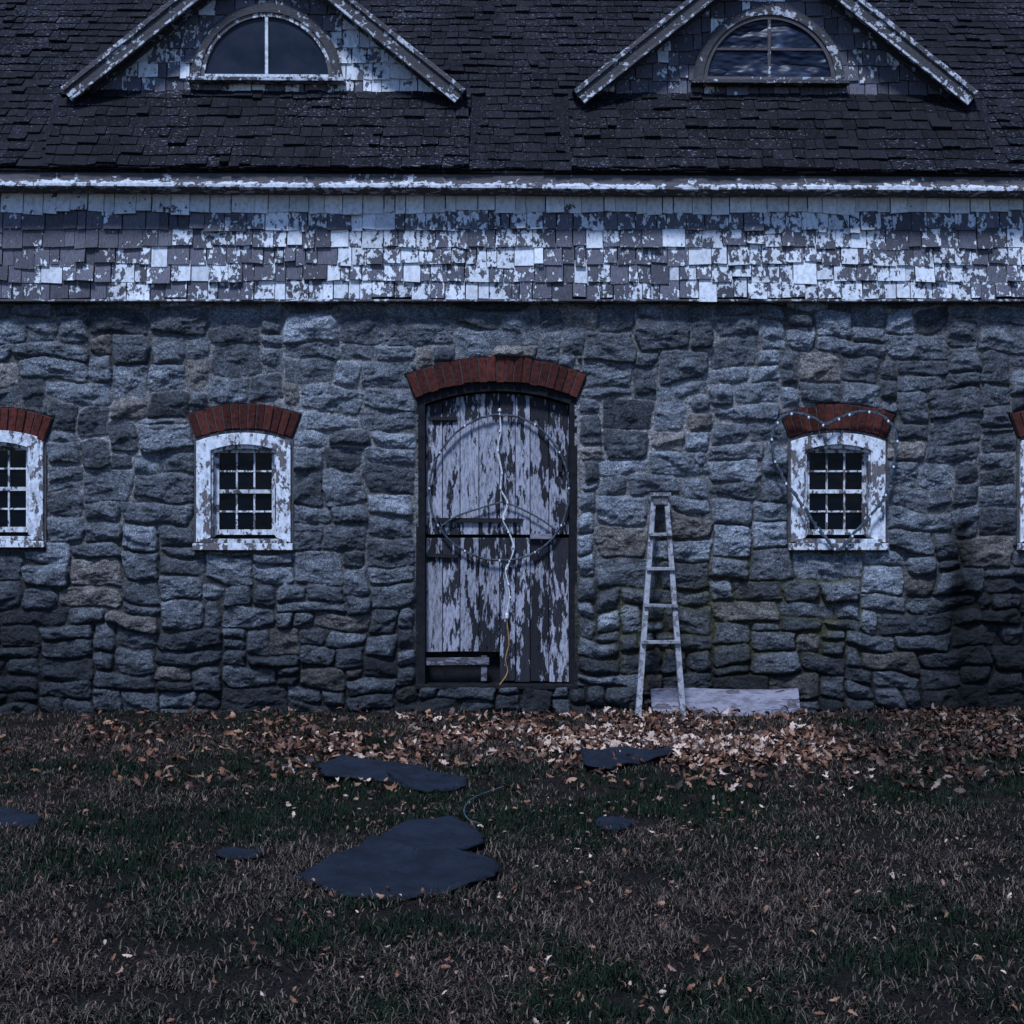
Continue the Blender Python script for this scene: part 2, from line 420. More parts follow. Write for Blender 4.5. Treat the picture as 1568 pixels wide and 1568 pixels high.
# brick arches
for k,o in enumerate(ops):
    b=MB();bw=0.064 if k==0 else 0.062
    rm=(o['ri']+o['ro'])/2;n=int(round(2*o['ang']*rm/(bw+0.008)))
    for i in range(n):
        a0=-o['ang']+2*o['ang']*i/n;a1=-o['ang']+2*o['ang']*(i+1)/n
        g=0.0045/rm;a0+=g+random.uniform(-.001,.001);a1-=g
        jr=random.uniform(-0.007,0.007);yf=-0.032-random.uniform(0,0.016)
        vs=[]
        for y in (yf,0.14):
            for (a,r) in ((a0,o['ri']+jr),(a1,o['ri']+jr),(a1,o['ro']+jr),(a0,o['ro']+jr)):
                vs.append((o['cx']+r*math.sin(a),y,o['cz']+r*math.cos(a)))
        b.add(vs,[(0,1,2,3),(7,6,5,4),(0,4,5,1),(1,5,6,2),(2,6,7,3),(3,7,4,0)])
    b.make('brick_arch',M_brick,barn,bevel=0.005)
    m=MB();out=[];inn=[]
    for i in range(21):
        a=-o['ang']+2*o['ang']*i/20
        out.append((o['cx']+(o['ro']-.004)*math.sin(a),o['cz']+(o['ro']-.004)*math.cos(a)))
        inn.append((o['cx']+(o['ri']+.006)*math.sin(a),o['cz']+(o['ri']+.006)*math.cos(a)))
    m.ring(out,inn,-0.024,0.13);m.make('arch_mortar',M_mort,barn)

# ---------------- windows
def window(cxp,dy=0):
    w=empty('window',barn);cx=X(cxp)
    def P(p): return p/S
    zt=lambda p: Z(p+dy)
    o1=arch(cx-P(72),cx+P(72),zt(831),zt(676),P(13));i1=arch(cx-P(50),cx+P(50),zt(823),zt(690),P(9))
    b=MB();b.ring(o1,i1,-0.045,0.0,r=.9,b=0.01)
    o2=arch(cx-P(53),cx+P(53),zt(826),zt(686),P(9));i2=arch(cx-P(47),cx+P(47),zt(820),zt(694),P(7))
    b.ring(o2,i2,-0.018,0.13,r=.3,b=-0.03)
    b.make('casing',M_win,w,bevel=0.004)
    b=MB()
    b.box(cx-P(76),cx+P(76),-0.085,0.13,zt(842),zt(832),b=-0.02)
    b.box(cx-P(66),cx+P(66),-0.058,0.0,zt(831.5),zt(825),b=-0.03)
    b.make('sill',M_win,w,bevel=0.004)
    b=MB();yb=0.055
    L,R_,T,B_=cx-P(47.5),cx+P(47.5),zt(682),zt(819);mid=(T+B_)/2-P(2)
    sw=P(7);mw=P(1.4)
    b.box(L,L+sw,yb,yb+.04,B_,T);b.box(R_-sw,R_,yb,yb+.04,B_,T)
    b.box(L+sw,R_-sw,yb+.001,yb+.039,T-P(11),T);b.box(L+sw,R_-sw,yb+.001,yb+.039,B_,B_+P(8))
    b.box(L+sw,R_-sw,yb-.004,yb+.036,mid-P(3),mid+P(3))
    iw=(R_-L-2*sw)
    for k in (1,2):
        x=L+sw+iw*k/3;b.box(x-mw,x+mw,yb+.006,yb+.03,B_+P(8),mid-P(3));b.box(x-mw,x+mw,yb+.006,yb+.03,mid+P(3),T-P(11))
    for (z0,z1) in ((B_+P(8),mid-P(3)),(mid+P(3),T-P(11))):
        z=(z0+z1)/2
        for k in range(3):
            b.box(L+sw+iw*k/3+mw*(k>0),L+sw+iw*(k+1)/3-mw*(k<2),yb+.008,yb+.028,z-mw,z+mw)
    b.make('sash',M_win,w,bevel=0.0015)
    b=MB()
    for k in range(3):
        for (z0,z1) in ((B_,mid),(mid,T)):
            j=random.uniform(-.002,.002);b.add([(L+iw*k/3+sw*(k>0),yb+.024+j,z0),(L+sw+iw*(k+1)/3,yb+.024-j,z0),(L+sw+iw*(k+1)/3,yb+.022-j,z1),(L+iw*k/3+sw*(k>0),yb+.023+j,z1)],[(0,1,2,3)])
    b.make('glass',M_glass,w)
    b=MB();b.box(cx-P(78),cx+P(78),0.14,0.16,zt(850),zt(655));b.make('back_board',M_dark,w)
    b=MB();o3=arch(cx-P(76),cx+P(76),zt(846),zt(673),P(15));b.ring(o3,o1,-0.02,0.14);b.make('mortar_reveal',M_mort,w)
for c in WCX: window(c,-4 if c<0 else 0)

# ---------------- door
dr=empty('barn_door',barn);o=ops[0];cx=X(761)
b=MB()
outer=arch(X(637),X(884),Z(1052),Z(610),25/S);inner=arch(X(651),X(872),Z(1052),Z(619),20/S)
b.ring(outer,inner,0.0,0.2)
b.box(X(634),X(886),-0.03,0.2,Z(1055),Z(1048))
b.box(X(640),X(882),0.17,0.19,Z(1050),Z(575))
b.make('door_frame',M_dark,dr,bevel=0.005)
edges=[651,677,704,733,765,789,812,841,872]
R=(110.5**2+20**2)/40;
def topz(px): 
    dx=px-761.5;return Z(600+R-math.sqrt(max(R*R-dx*dx,0)))
b=MB()
for k in range(8):
    x0,x1=X(edges[k])+.003,X(edges[k+1])-.003;y=0.075+random.uniform(-.005,.005)
    bi=random.uniform(-0.02,0.05)
    zc0=topz(edges[k])-.004;zc1=topz(edges[k+1])-.004
    def plank(yy,z0,z1a,z1b,bsh,ns_=14):
        vs=[];
        for i in range(ns_+1):
            f=i/ns_
            za,zb2=z0+(z1a-z0)*f,z0+(z1b-z0)*f
            vs+=[(x0,yy,za),(x1,yy,zb2),(x1,yy+.03,zb2),(x0,yy+.03,za)]
        fs=[(3,2,1,0),(ns_*4,ns_*4+1,ns_*4+2,ns_*4+3)]
        for i in range(ns_):
            a_=i*4;c_=a_+4
            for q in range(4): fs.append((a_+q,a_+(q+1)%4,c_+(q+1)%4,c_+q))
        b.add(vs,fs)
        bs=[]
        for i in range(ns_+1): bs+=[bsh(z0+(z1a-z0)*i/ns_)]*4
        b.b[-len(bs):]=bs
    zb=Z(819)+random.uniform(-.003,.003)
    plank(y,zb,zc0,zc1,lambda z:bi+0.04-(0.10 if z>Z(645) else 0)-0.06*max(0,1-(z-zb)/.12))
    zb=Z(1046)+random.uniform(0,.012) if k>=4 else Z(1000)+random.uniform(-.004,.01)
    plank(y+.004,zb,Z(824),Z(824),(lambda z:bi-0.01-0.05*(z<Z(930))-(0.06 if z>Z(870) else 0)) if k>=4 else (lambda z:bi+0.04-0.08*(z>Z(870))-0.04*(z<Z(950))))
b.make('planks',M_door,dr,bevel=0.003)
b=MB()
b.beam((X(652),0.05,Z(1014)),(X(749),0.05,Z(1013)),0.062,0.03,b=-0.02)
b.beam((X(741),0.062,Z(1005)),(X(741),0.062,Z(1044)),0.05,0.025,b=-0.05)
b.beam((X(812),0.055,Z(821)),(X(846),0.055,Z(822)),0.045,0.02,b=0.1)
b.make('kick_boards',M_grey,dr,bevel=0.003)
b=MB()
b.beam((X(660),0.058,Z(796)),(X(800),0.058,Z(797)),0.035,0.02)
b.beam((X(652),0.06,Z(850)),(X(700),0.06,Z(852)),0.03,0.012)
b.beam((X(655),0.06,Z(640)),(X(700),0.06,Z(640)),0.03,0.012)
b.beam((X(858),0.055,Z(700)),(X(858),0.055,Z(722)),0.03,0.02)
for i in range(26): b.blob((X(random.choice(edges[:-1])+12),0.07,Z(random.choice([640,796,850,990]))),0.007,0.007)
b.make('ironwork',M_iron,dr)

# ---------------- string lights
def jit(p,a=0.006): return (p[0]+random.uniform(-a,a),p[1]+random.uniform(-a,a)*.5,p[2]+random.uniform(-a,a))
def smoothpath(pts,n=10):
    out=[]
    for i in range(len(pts)-1):
        p0=Vector(pts[max(i-1,0)]);p1=Vector(pts[i]);p2=Vector(pts[i+1]);p3=Vector(pts[min(i+2,len(pts)-1)])
        for k in range(n):
            t=k/n;out.append(0.5*((2*p1)+(-p0+p2)*t+(2*p0-5*p1+4*p2-p3)*t*t+(-p0+3*p1-3*p2+p3)*t**3))
    out.append(Vector(pts[-1]));return out
sl=empty('string_lights')
c=MB();yd=0.035
pts=[(X(765),yd,Z(628)),(X(766),yd,Z(660)),(X(763),yd,Z(690)),(X(769),yd,Z(725)),(X(766),yd,Z(748)),(X(776),yd,Z(770)),(X(770),yd,Z(795)),(X(779),yd,Z(815)),(X(786),yd,Z(838)),(X(781),yd,Z(860)),(X(774),yd,Z(872)),(X(778),yd,Z(895)),(X(780),yd,Z(915)),(X(776),yd,Z(940))]
c.tube(smoothpath(pts),0.005);
pts2=[(p[0]+random.uniform(-.012,.012),p[1]-.006,p[2]) for p in pts[:11]]
c.tube(smoothpath(pts2),0.0035)
c.blob((X(776),yd-.01,Z(944)),0.016,0.035);c.blob((X(765),yd-.01,Z(628)),0.014,0.02)
c.make('cord',M_wire,sl)
c=MB();cc=(X(765),Z(748));rr=112/S;circ=[]
for i in range(73):
    a=2*math.pi*i/72;r=rr*(1+0.015*math.sin(3*a+1)+random.uniform(-.005,.005))
    circ.append((cc[0]+r*math.sin(a)*0.96,yd,cc[1]+r*math.cos(a)))
circ[-1]=circ[0];c.tube(circ,0.009)
c.tube([jit((p[0],p[1]-.008,p[2]),.008) for p in circ],0.004)
c.tube(smoothpath([(X(770),yd,Z(768)),(X(735),yd,Z(778)),(X(700),yd,Z(790)),(X(676),yd,Z(805))]),0.008)
c.tube(smoothpath([(X(772),yd,Z(768)),(X(800),yd,Z(780)),(X(828),yd,Z(795)),(X(852),yd,Z(812))]),0.008)
c.make('peace_sign_hoop',M_gwire,sl)
c=MB();c.tube(smoothpath([(X(776),yd,Z(950)),(X(779),yd,Z(985)),(X(774),yd,Z(1010)),(X(777),yd,Z(1030)),(X(765),yd-.07,Z(1048))]),0.004);c.make('lead_cable',M_orange,sl)
c=MB()
for i in range(0,72,6): c.blob((circ[i][0],yd-.014,circ[i][2]),0.007,0.012)
for p in pts[::1]: c.blob((p[0]+random.uniform(-.01,.01),yd-.012,p[2]),0.007,0.012)
c.make('bulbs',M_bulb,sl)
sl2=empty('string_lights.001')
hp=[(1283,641),(1262,650),(1245,640),(1222,633),(1200,636),(1186,652),(1181,676),(1186,705),(1200,735),(1222,765),(1243,797),(1262,822),(1284,842),(1308,815),(1332,790),(1352,762),(1364,725),(1371,690),(1370,660),(1352,638),(1326,630),(1300,634),(1283,641)]
c=MB();hy=-0.12;hpts=smoothpath([(X(a,D-.1),hy,Z(b_,D-.1)) for a,b_ in hp],6)
hpts=[Vector(jit(p,0.004)) for p in hpts];c.tube(hpts,0.011)
c.tube([Vector(jit(p,0.015)) for p in hpts],0.006)
c.tube([Vector(jit(p,0.015)) for p in hpts],0.006);c.make('heart_cord',M_gwire,sl2)
c=MB()
for p in hpts[::7]: c.blob((p[0],p[1]-.014,p[2]-.01),0.009,0.014)
c.make('bulbs',M_bulb,sl2)

# ---------------- shingles
def shing(mb,O,U,V,Nn,width,rows,e,wr,thick,mask=None,clamp=None,biasf=None,jv=0.008,gap=0.004,curl=0.018):
    O,U,V,Nn=map(Vector,(O,U,V,Nn))
    for r in range(rows):
        u=-random.uniform(0,0.1)
        while u<width:
            w=random.uniform(*wr);u0,u1=max(u,0),min(u+w-gap*random.uniform(.5,1.8),width);u+=w
            if u1-u0<0.015: continue
            um=(u0+u1)/2
            wav=0.006*math.sin(um*1.7+r)+0.004*math.sin(um*4.1+r*2.2)
            v0=r*e+random.gauss(0,jv)*.7+wav;v1=(r+1)*e+e*0.25
            cpt=O+U*um+V*(v0+e/2)
            if mask and not mask(cpt): continue
            t=thick*random.uniform(0.6,1.5);lift=0.002+random.random()**5*curl;sk=random.uniform(-.005,.005)
            pts=[(u0,v0+sk,0),(u1,v0-sk,0),(u1,v1,0),(u0,v1,0)]
            l2=random.uniform(-.003,.003)
            vs=[]
            for lay in (0,1):
                for qi,(a,bv,_) in enumerate(pts):
                    n=(t+lift+(l2 if qi==0 else -l2) if lay else lift*.5) if bv<v1-1e-6 else (0.004 if lay else -0.004)
                    q_=O+U*a+V*bv+Nn*n
                    if clamp: 
                        lim=clamp(q_)
                        if q_.z>lim: q_.z=lim
                    vs.append(q_)
            if clamp and vs[3].z-vs[0].z<0.01 and vs[2].z-vs[1].z<0.01: continue
            bb=biasf(cpt) if biasf else 0
            mb.add(vs,[(4,5,6,7),(0,1,5,4),(1,2,6,5),(3,0,4,7)],b=bb)
bandy=-0.10
def bb(c_):
    f=0.0
    f+= 0.24 if c_.z>4.11 else 0
    if c_.x<-2.4: f-=0.04
    if c_.x>0.6: f+=0.025
    if c_.z<3.52: f+=0.02
    return f+(vn(c_.x*1.1,c_.z*3,77)-.5)*0.12+random.gauss(0,0.022)+(0.22 if random.random()<0.045 else 0)
b=MB();shing(b,(-9,bandy,3.432),(1,0,0),(0,0,1),(0,-1,0),18,6,0.142,(0.07,0.20),0.018,biasf=bb,jv=0.014,gap=0.006,curl=0.028)
b.make('painted_shingle_band',M_shw,barn)
b=MB();b.box(-9,9,bandy+.006,0.0,3.44,4.29);b.make('band_sheathing',M_dark,barn)
b=MB()
x=-9
while x<9:
    l=random.uniform(1.6,3.2);b.box(x+.002,min(x+l,9)-.002,bandy-0.03-random.uniform(0,.006),0.0,3.408,3.426,b=-.1);x+=l
b.make('drip_board',M_trim,barn,bevel=0.003)

# eave cornice
prof_=[(-0.25,4.455),(-0.262,4.405),(-0.268,4.365),(-0.295,4.345),(-0.318,4.325),(-0.322,4.300),(-0.30,4.290),(-0.24,4.283),(0.0,4.283)]
nxs=240;vs=[];fs=[];bs=[]
for i in range(nxs+1):
    x=-9.1+18.2*i/nxs;s=0.012*(fbm(np.array(x*1.3),np.array(0.0),61,3)-.5)
    for k,(y,z) in enumerate(prof_):
        j=0.006*(vn(np.array(x*9),np.array(k*2.3),62)-.5);vs.append((x,y+j,z+float(s)+j))
m=len(prof_)
for i in range(nxs):
    for k in range(m-1):
        fs.append((i*m+k,i*m+k+1,(i+1)*m+k+1,(i+1)*m+k))
b=MB();b.add(vs,fs,r=.5)
bl=[-0.2,-0.18,-0.15,-0.06,0.02,-0.03,-0.1,-0.12,-0.12];b.b=[bl[i%m] for i in range(len(vs))]
b.make('eave_cornice',M_trim,barn,tilt=True,smooth=False)

# main roof
ye,ze=-0.29,4.455;c45=math.sqrt(.5)
DCX=[410,1181];DX=[X(DCX[0],12.53),X(DCX[1],12.53)]
b=MB();shing(b,(-9.2,ye,ze),(1,0,0),(0,c45,c45),(0,-c45,c45),18.4,37,0.13,(0.07,0.18),0.013,jv=0.011,curl=0.024)
b.make('roof_shingles',M_roof,barn,tilt=True)
b=MB()
L_=4.75;yt,zt2=ye+L_*c45,ze+L_*c45
b.add([(-9.2,ye+.02,ze-.03),(9.2,ye+.02,ze-.03),(9.2,yt,zt2-.05),(-9.2,yt,zt2-.05),(9.2,8.2,4.3),(-9.2,8.2,4.3)],[(0,1,2,3),(3,2,4,5)])
b.add([(-8.9,.1,4.2),(-8.9,yt,zt2-.1),(-8.9,7.9,4.2)],[(0,1,2)]);b.add([(8.9,.1,4.2),(8.9,yt,zt2-.1),(8.9,7.9,4.2)],[(0,1,2)])
b.make('roof_deck',M_dark,barn,tilt=True)

# dormers
TF=0.615;yf=ye+TF;zf=ze+0.787
sl_=math.hypot(TF,0.787);vy,vz=TF/sl_,0.787/sl_
for di,dx in enumerate(DX):
    dm=empty('dormer',barn)
    HWd=1.62;slope=0.80;za=zf+HWd*slope
    b=MB();shing(b,(dx-HWd-.12,ye-.012,ze+.012),(1,0,0),(0,vy,vz),(0,-vz,vy),2*HWd+.24,8,0.128,(0.07,0.18),0.013,jv=0.011,curl=0.024)
    for s in (-1,1):
        x0=dx+s*(HWd+.12)
        b.add([(x0,ye-.01,ze),(x0,yf+.02,zf),(x0+s*.16,yf+.16,zf-.005),(x0+s*.03,ye,ze+.01)],[(0,1,2,3)])
        b.add([(x0,yf+.02,zf),(x0+s*.16,yf+.16,zf-.005),(x0,yf+.3,zf+.08)],[(0,1,2)])
    b.make('skirt_shingles',M_roof,dm,tilt=True)
    b=MB();b.add([(dx-HWd-.1,ye,ze-.01),(dx+HWd+.1,ye,ze-.01),(dx+HWd+.1,yf,zf-.012),(dx-HWd-.1,yf,zf-.012)],[(0,1,2,3)])
    b.add([(dx-HWd,yf+.03,zf-.1),(dx+HWd,yf+.03,zf-.1),(dx,yf+.03,za)],[(0,1,2)]);b.make('dormer_backing',M_dark,dm,tilt=True)
    wr_=102/F*12.5;wz=Z(126,12.5)+.01
    if di: wx=X(1177,12.5)
    else: wx=dx
    b=MB()
    shing(b,(dx-HWd,yf,zf-.01),(1,0,0),(0,0,1),(0,-1,0),2*HWd,10,0.135,(0.07,0.19),0.018,
        mask=lambda p:(math.hypot(p.x-wx,p.z-wz)>wr_-.03 or p.z<wz-.02) and p.z<za-abs(p.x-dx)*slope,
        clamp=lambda q_:max(za-.03-abs(q_.x-dx)*slope,zf-.01),
        biasf=lambda p:(-0.03 if di==0 else -0.08)+random.gauss(0,.035)+(.12 if (di==0 and p.x>dx+.5) else 0)+(.22 if random.random()<.14 else 0),jv=.012,gap=.006)
    b.make('gable_shingles',M_shw,dm,tilt=True)
    b=MB()
    rk=MB();yfr=yf-0.20
    for s in (-1,1):
        xe=dx+s*(HWd+.06);zeb=za-(HWd+.06)*slope
        n=Vector((s*slope,0,1)).normalized()
        p=[Vector((dx,yfr+.02,za)),Vector((xe,yfr+.02,zeb)),Vector((xe,yf+2.6,zeb)),Vector((dx,yf+2.6,za))]
        b.add([q_+n*.03 for q_ in p]+[q_-n*.0 for q_ in p],[(0,1,2,3),(7,6,5,4),(0,4,5,1),(1,5,6,2)])
        U_=Vector((0,1,0));Vv=(p[0]-p[1]).normalized()
        shing(b,p[1]+n*.031+Vector((0,-.02,0)),U_,Vv,n,2.5,13,0.15,(0.09,0.2),0.012,jv=.006)
        perp=-n
        a0=Vector((dx,yfr,za))+n*.035;a1=Vector((xe,yfr,zeb))+n*.035
        hb=0.145
        rk.beam(a0+perp*hb/2,a1+perp*hb/2,hb,0.035,up=(0,-1,0),r=.2,b=-.12)
        rk.beam(a0+perp*.02+Vector((0,-.028,0)),a1+perp*.02+Vector((0,-.028,0)),0.04,0.022,up=(0,-1,0),r=.5,b=-.08)
        rk.beam(a0+perp*(hb-.012)+Vector((0,-.024,0)),a1+perp*(hb-.012)+Vector((0,-.024,0)),0.022,0.016,up=(0,-1,0),r=.7,b=-.04)
        i0=Vector((dx,yf-.035,za))+perp*.06;i1=Vector((xe-s*.12,yf-.035,zeb+.12*slope))+perp*.06
        rk.beam(i0,i1,0.09,0.03,up=(0,-1,0),r=.2,b=-.12)
        s0=Vector((dx,(yfr+yf)/2,za))+perp*.02;s1=Vector((xe,(yfr+yf)/2,zeb))+perp*.02
        rk.beam(s0,s1,0.012,0.17,up=(0,-1,0),r=.1,b=-.1)
    b.make('dormer_roof',M_roof,dm,tilt=True)
    rk.make('rake_boards',M_trim,dm,tilt=True,bevel=0.004)
    def semi(r,n=28): return [(wx+r*math.cos(math.pi*(1-i/n)),wz+r*math.sin(math.pi*(1-i/n))) for i in range(n+1)]
    b=MB();b.ring(semi(wr_+.055),semi(wr_-.005),yf-.075,yf-.0,r=.2,b=-.12)
    b.ring(semi(wr_+.075),semi(wr_+.05),yf-.055,yf-.0,r=.1,b=-.15)
    b.make('arch_trim',M_trim,dm,tilt=True)
    b=MB();b.ring(semi(wr_-.004),semi(wr_-.040),yf-.062,yf-.03,r=.5 if di==0 else .1,b=(-.08 if di==0 else -.25))
    b.box(wx-.013,wx+.013,yf-.060,yf-.033,wz+.04,wz+wr_-.03,r=.6 if di==0 else .1,b=.1 if di==0 else -.12)
    if di: b.box(wx-wr_+.1,wx+wr_-.1,yf-.058,yf-.035,wz+wr_*.48-.009,wz+wr_*.48+.009,r=.1,b=-.2)
    b.box(wx-wr_+.02,wx+wr_-.02,yf-.061,yf-.03,wz+.0,wz+.038,r=.5,b=.05 if di==0 else -.14)
    b.make('sash',M_win,dm,tilt=True)
    b=MB();b.box(wx-wr_-.1,wx+wr_+.1,yf-.13,yf,wz-.035,wz-.002,b=-.05 if di==0 else -.12);b.make('sill',M_trim,dm,tilt=True,bevel=.004)
    sp=semi(wr_-.02);b=MB();
    if di==0:
        b.add([(wx,yf-.04,wz)]+[(a,yf-.04,c_) for a,c_ in sp],[(0,i+2,i+1) for i in range(len(sp)-1)])
        b.make('glass',M_glass2,dm,tilt=True)
    else:
        vs=[];fs=[];nr=14
        for j in range(nr+1):
            for (a,c_) in sp:
                f=j/nr;x_=wx+(a-wx)*f;z_=wz+(c_-wz)*f
                y_=yf-.034-0.012*float(fbm(np.array(x_*5+z_*3),np.array(z_*11-x_*6),71,3))
                vs.append((x_,y_,z_))
        k=len(sp)
        for j in range(nr):
            for i in range(k-1): fs.append((j*k+i,j*k+i+1,(j+1)*k+i+1,(j+1)*k+i))
        b.add(vs,fs);b.make('plastic_sheet',M_tarp,dm,tilt=True,smooth=True)

# ---------------- ladder
ld=empty('wooden_ladder')
b=MB()
yb_,yt_=-0.50,-0.13
def LP(px,py):
    f=(1096-py)/(1096-758);y=yb_+(yt_-yb_)*f;dd=D+y
    return Vector((X(px,dd),y,max(Z(py,dd),0.0)))
l0,l1=LP(977,1097),LP(1001,760);r0,r1=LP(1046,1097),LP(1020,760)
b.beam(l0,l1,0.048,0.055,r=.9,b=.05,w1=.040);b.beam(r0,r1,0.048,0.055,r=.8,b=.04,w1=.040)
b.make('stiles',M_lad,ld,bevel=.005)
b=MB()
for py in (820,873,929,985):
    f=(1097-py)/(1097-760.);a=l0.lerp(l1,f);c_=r0.lerp(r1,f);ex=(c_-a).normalized()*.02
    b.beam(a-ex+Vector((0,-.035,0)),c_+ex+Vector((0,-.033,random.uniform(-.006,.006))),0.026,0.05,r=.7,b=.04)
b.make('rungs',M_lad,ld,bevel=.003)
b=MB();tc=(l1+r1)/2
b.box(tc.x-.085,tc.x+.085,tc.y-.07,tc.y+.05,tc.z-.0,tc.z+.03,r=.6,b=-.02);b.box(tc.x-.06,tc.x+.06,tc.y-.055,tc.y-.035,tc.z-.07,tc.z-.001,r=.4,b=-.05)
b.make('top_cap',M_lad,ld,bevel=.004)

b=MB();n=24;vs=[];fs=[]
x0,x1=X(997,12.05),X(1223,12.05)
for i in range(n+1):
    f=i/n;x=x0+(x1-x0)*f;j=random.uniform(-.003,.003);w=0.006*math.sin(f*5)
    zt_=0.205+j+0.008*math.sin(f*7)
    for (y,z) in ((-.23+w,0.0),(-.13+w,zt_),(-.105+w,zt_+.004),(-.205+w,0.0)): vs.append((x,y,z))
for i in range(n):
    for k in range(4): fs.append((i*4+k,i*4+(k+1)%4,(i+1)*4+(k+1)%4,(i+1)*4+k))
fs+=[(3,2,1,0),(n*4,n*4+1,n*4+2,n*4+3)]
b.add(vs,fs,r=.9,b=.01);b.make('wooden_plank',M_grey)

# ---------------- ground
g=MB();g.add([(-150,-150,0),(150,-150,0),(150,150,0),(-150,150,0)],[(0,1,2,3)]);g.make('ground',M_ground)

polys=[
 [(445,1350),(475,1335),(530,1318),(560,1300),(600,1280),(640,1266),(700,1265),(735,1280),(742,1300),(700,1312),(745,1322),(768,1345),(740,1364),(700,1372),(600,1383),(520,1378),(490,1362)],
 [(485,1178),(520,1170),(560,1175),(600,1180),(650,1180),(665,1195),(715,1203),(712,1211),(660,1221),(630,1215),(600,1203),(540,1200),(495,1201)],
 [(890,1160),(940,1157),(1000,1158),(1035,1153),(1050,1160),(1020,1168),(990,1172),(965,1180),(930,1189),(895,1183)],
 [(910,1264),(925,1259),(950,1258),(975,1266),(962,1275),(930,1278)],
 [(328,1310),(350,1304),(400,1312),(395,1320),(350,1322)],
 [(-5,1245),(30,1248),(62,1262),(50,1275),(-5,1268)]]
gpol=[]
for k,pg in enumerate(polys):
    P=[G(*q_) for q_ in pg];gpol.append(np.array(P))
    Q=[];
    for i in range(len(P)):
        a=np.array(P[i]);c_=np.array(P[(i+1)%len(P)]);m=max(1,int(np.linalg.norm(c_-a)/0.035))
        for j in range(m): Q.append(a+(c_-a)*j/m+rng.normal(0,.006,2))
    Q=np.array(Q);ctr=Q.mean(0);nr=24;vs=[];fs=[];n=len(Q);sm_=0.65 if k<3 else 0.35
    for j in range(nr+1):
        f=j/nr
        for q_ in Q:
            p=ctr+(q_-ctr)*max(f,.001)
            rdg=1-abs(2*float(fbm(np.array(p[0]*2.2+p[1]*1.5),np.array(p[1]*1.0+k*7),83,2))-1)
            z=0.008+sm_*(0.035*float(fbm(np.array(p[0]*3.1),np.array(p[1]*2.2+k*7),81,3))+0.05*rdg**6+0.022*float(fbm(np.array(p[0]*12),np.array(p[1]*9),82,3)))
            if k==0:
                z+=0.035*max(0,1-math.hypot((p[0]+.17)/.16,(p[1]+5.75)/.35))
            if j==nr: z-=0.010
            vs.append((p[0],p[1],z))
    for j in range(nr):
        for i in range(n):
            i2=(i+1)%n;fs.append((j*n+i,j*n+i2,(j+1)*n+i2,(j+1)*n+i))
    b=MB();b.add(vs,fs);o_=b.make('roofing_felt_scrap' if k==0 else 'roofing_felt_scrap.%03d'%k,M_felt,smooth=True)
    sm=o_.modifiers.new('s','SOLIDIFY');sm.thickness=0.006;sm.offset=1
c=MB();gp=[G(*q_) for q_ in ((775,1216),(752,1224),(725,1235),(711,1252),(716,1268),(735,1276))]
c.tube(smoothpath([(a,b_,0.05) for a,b_ in gp]),0.004);c.make('loose_cord',M_gwire)
def inpoly(x,y,P):
    ins=np.zeros(len(x),bool);n=len(P)
    for i in range(n):
        x1_,y1_=P[i];x2_,y2_=P[(i+1)%n]
        c_=((y1_>y)!=(y2_>y))&(x<(x2_-x1_)*(y-y1_)/(y2_-y1_+1e-12)+x1_);ins^=c_
    return ins

# grass
def scatter(n,power=0.5,dmin=4.2,dmax=12.25,wid=0.43):
    dd=dmin+(dmax-dmin)*rng.random(n)
    keep=rng.random(n)<np.clip((5.5/dd)**power,0,1)
    dd=dd[keep];xx=(rng.random(len(dd))*2-1)
    return xx*wid*dd*1.0,dd-D
gx,gy=scatter(450000,0.25)
m=np.ones(len(gx),bool)
for P in gpol: m&=~(inpoly(gx,gy,P)&~inpoly(gx+.02,gy-.02,P)&(rng.random(len(gx))<.5)|inpoly(gx,gy,P)&inpoly(gx+.02,gy-.02,P))
gx,gy=gx[m],gy[m]
m=~((gy>-0.07));gx,gy=gx[m],gy[m]
n=len(gx)
pat=fbm(gx*1.1,gy*1.1,91,4);pat2=fbm(gx*5,gy*5,92,3);pat3=fbm(gx*2.3,gy*2.3,93,3)
nearw=np.clip((gy+1.3)/1.3,0,1)
keep=rng.random(n)>nearw*0.6;keep&=(rng.random(n)<np.clip(0.15+2.4*(pat2-.32)+1.6*(pat3-.42),0.10,1))
gx,gy,pat,pat2=gx[keep],gy[keep],pat[keep],pat2[keep];n=len(gx)
greenband=np.exp(-((gy+3.7)/1.4)**2)
pg=np.clip(0.05+0.74*greenband+(pat-.5)*2.8+(pat2-.5)*1.4,0.03,0.94)
isg=rng.random(n)<pg
L=rng.uniform(0.018,0.060,n)*(0.55+1.0*pat2);L[isg]*=1.05
lean=np.where(isg,rng.uniform(0.2,1.2,n),rng.uniform(0.6,1.55,n));az=rng.uniform(0,2*np.pi,n)
wd=rng.uniform(0.0013,0.0030,n)
dx_,dy_=np.cos(az),np.sin(az);px_,py_=-dy_,dx_
base=np.stack([gx,gy,np.zeros(n)],1)
z0=np.where(isg,0.0,rng.uniform(0,0.02,n));base[:,2]=z0
side=np.stack([px_*wd,py_*wd,np.zeros(n)],1)
midp=base+np.stack([dx_*np.sin(lean*.6)*L*.5,dy_*np.sin(lean*.6)*L*.5,np.cos(lean*.6)*L*.5],1)
tip=midp+np.stack([dx_*np.sin(np.minimum(lean*1.4,1.75))*L*.5,dy_*np.sin(np.minimum(lean*1.4,1.75))*L*.5,np.cos(np.minimum(lean*1.4,1.75))*L*.5],1)
co=np.stack([base-side,base+side,midp+side*.8,midp-side*.8,tip],1).reshape(-1,3)
k0=np.arange(n)*5
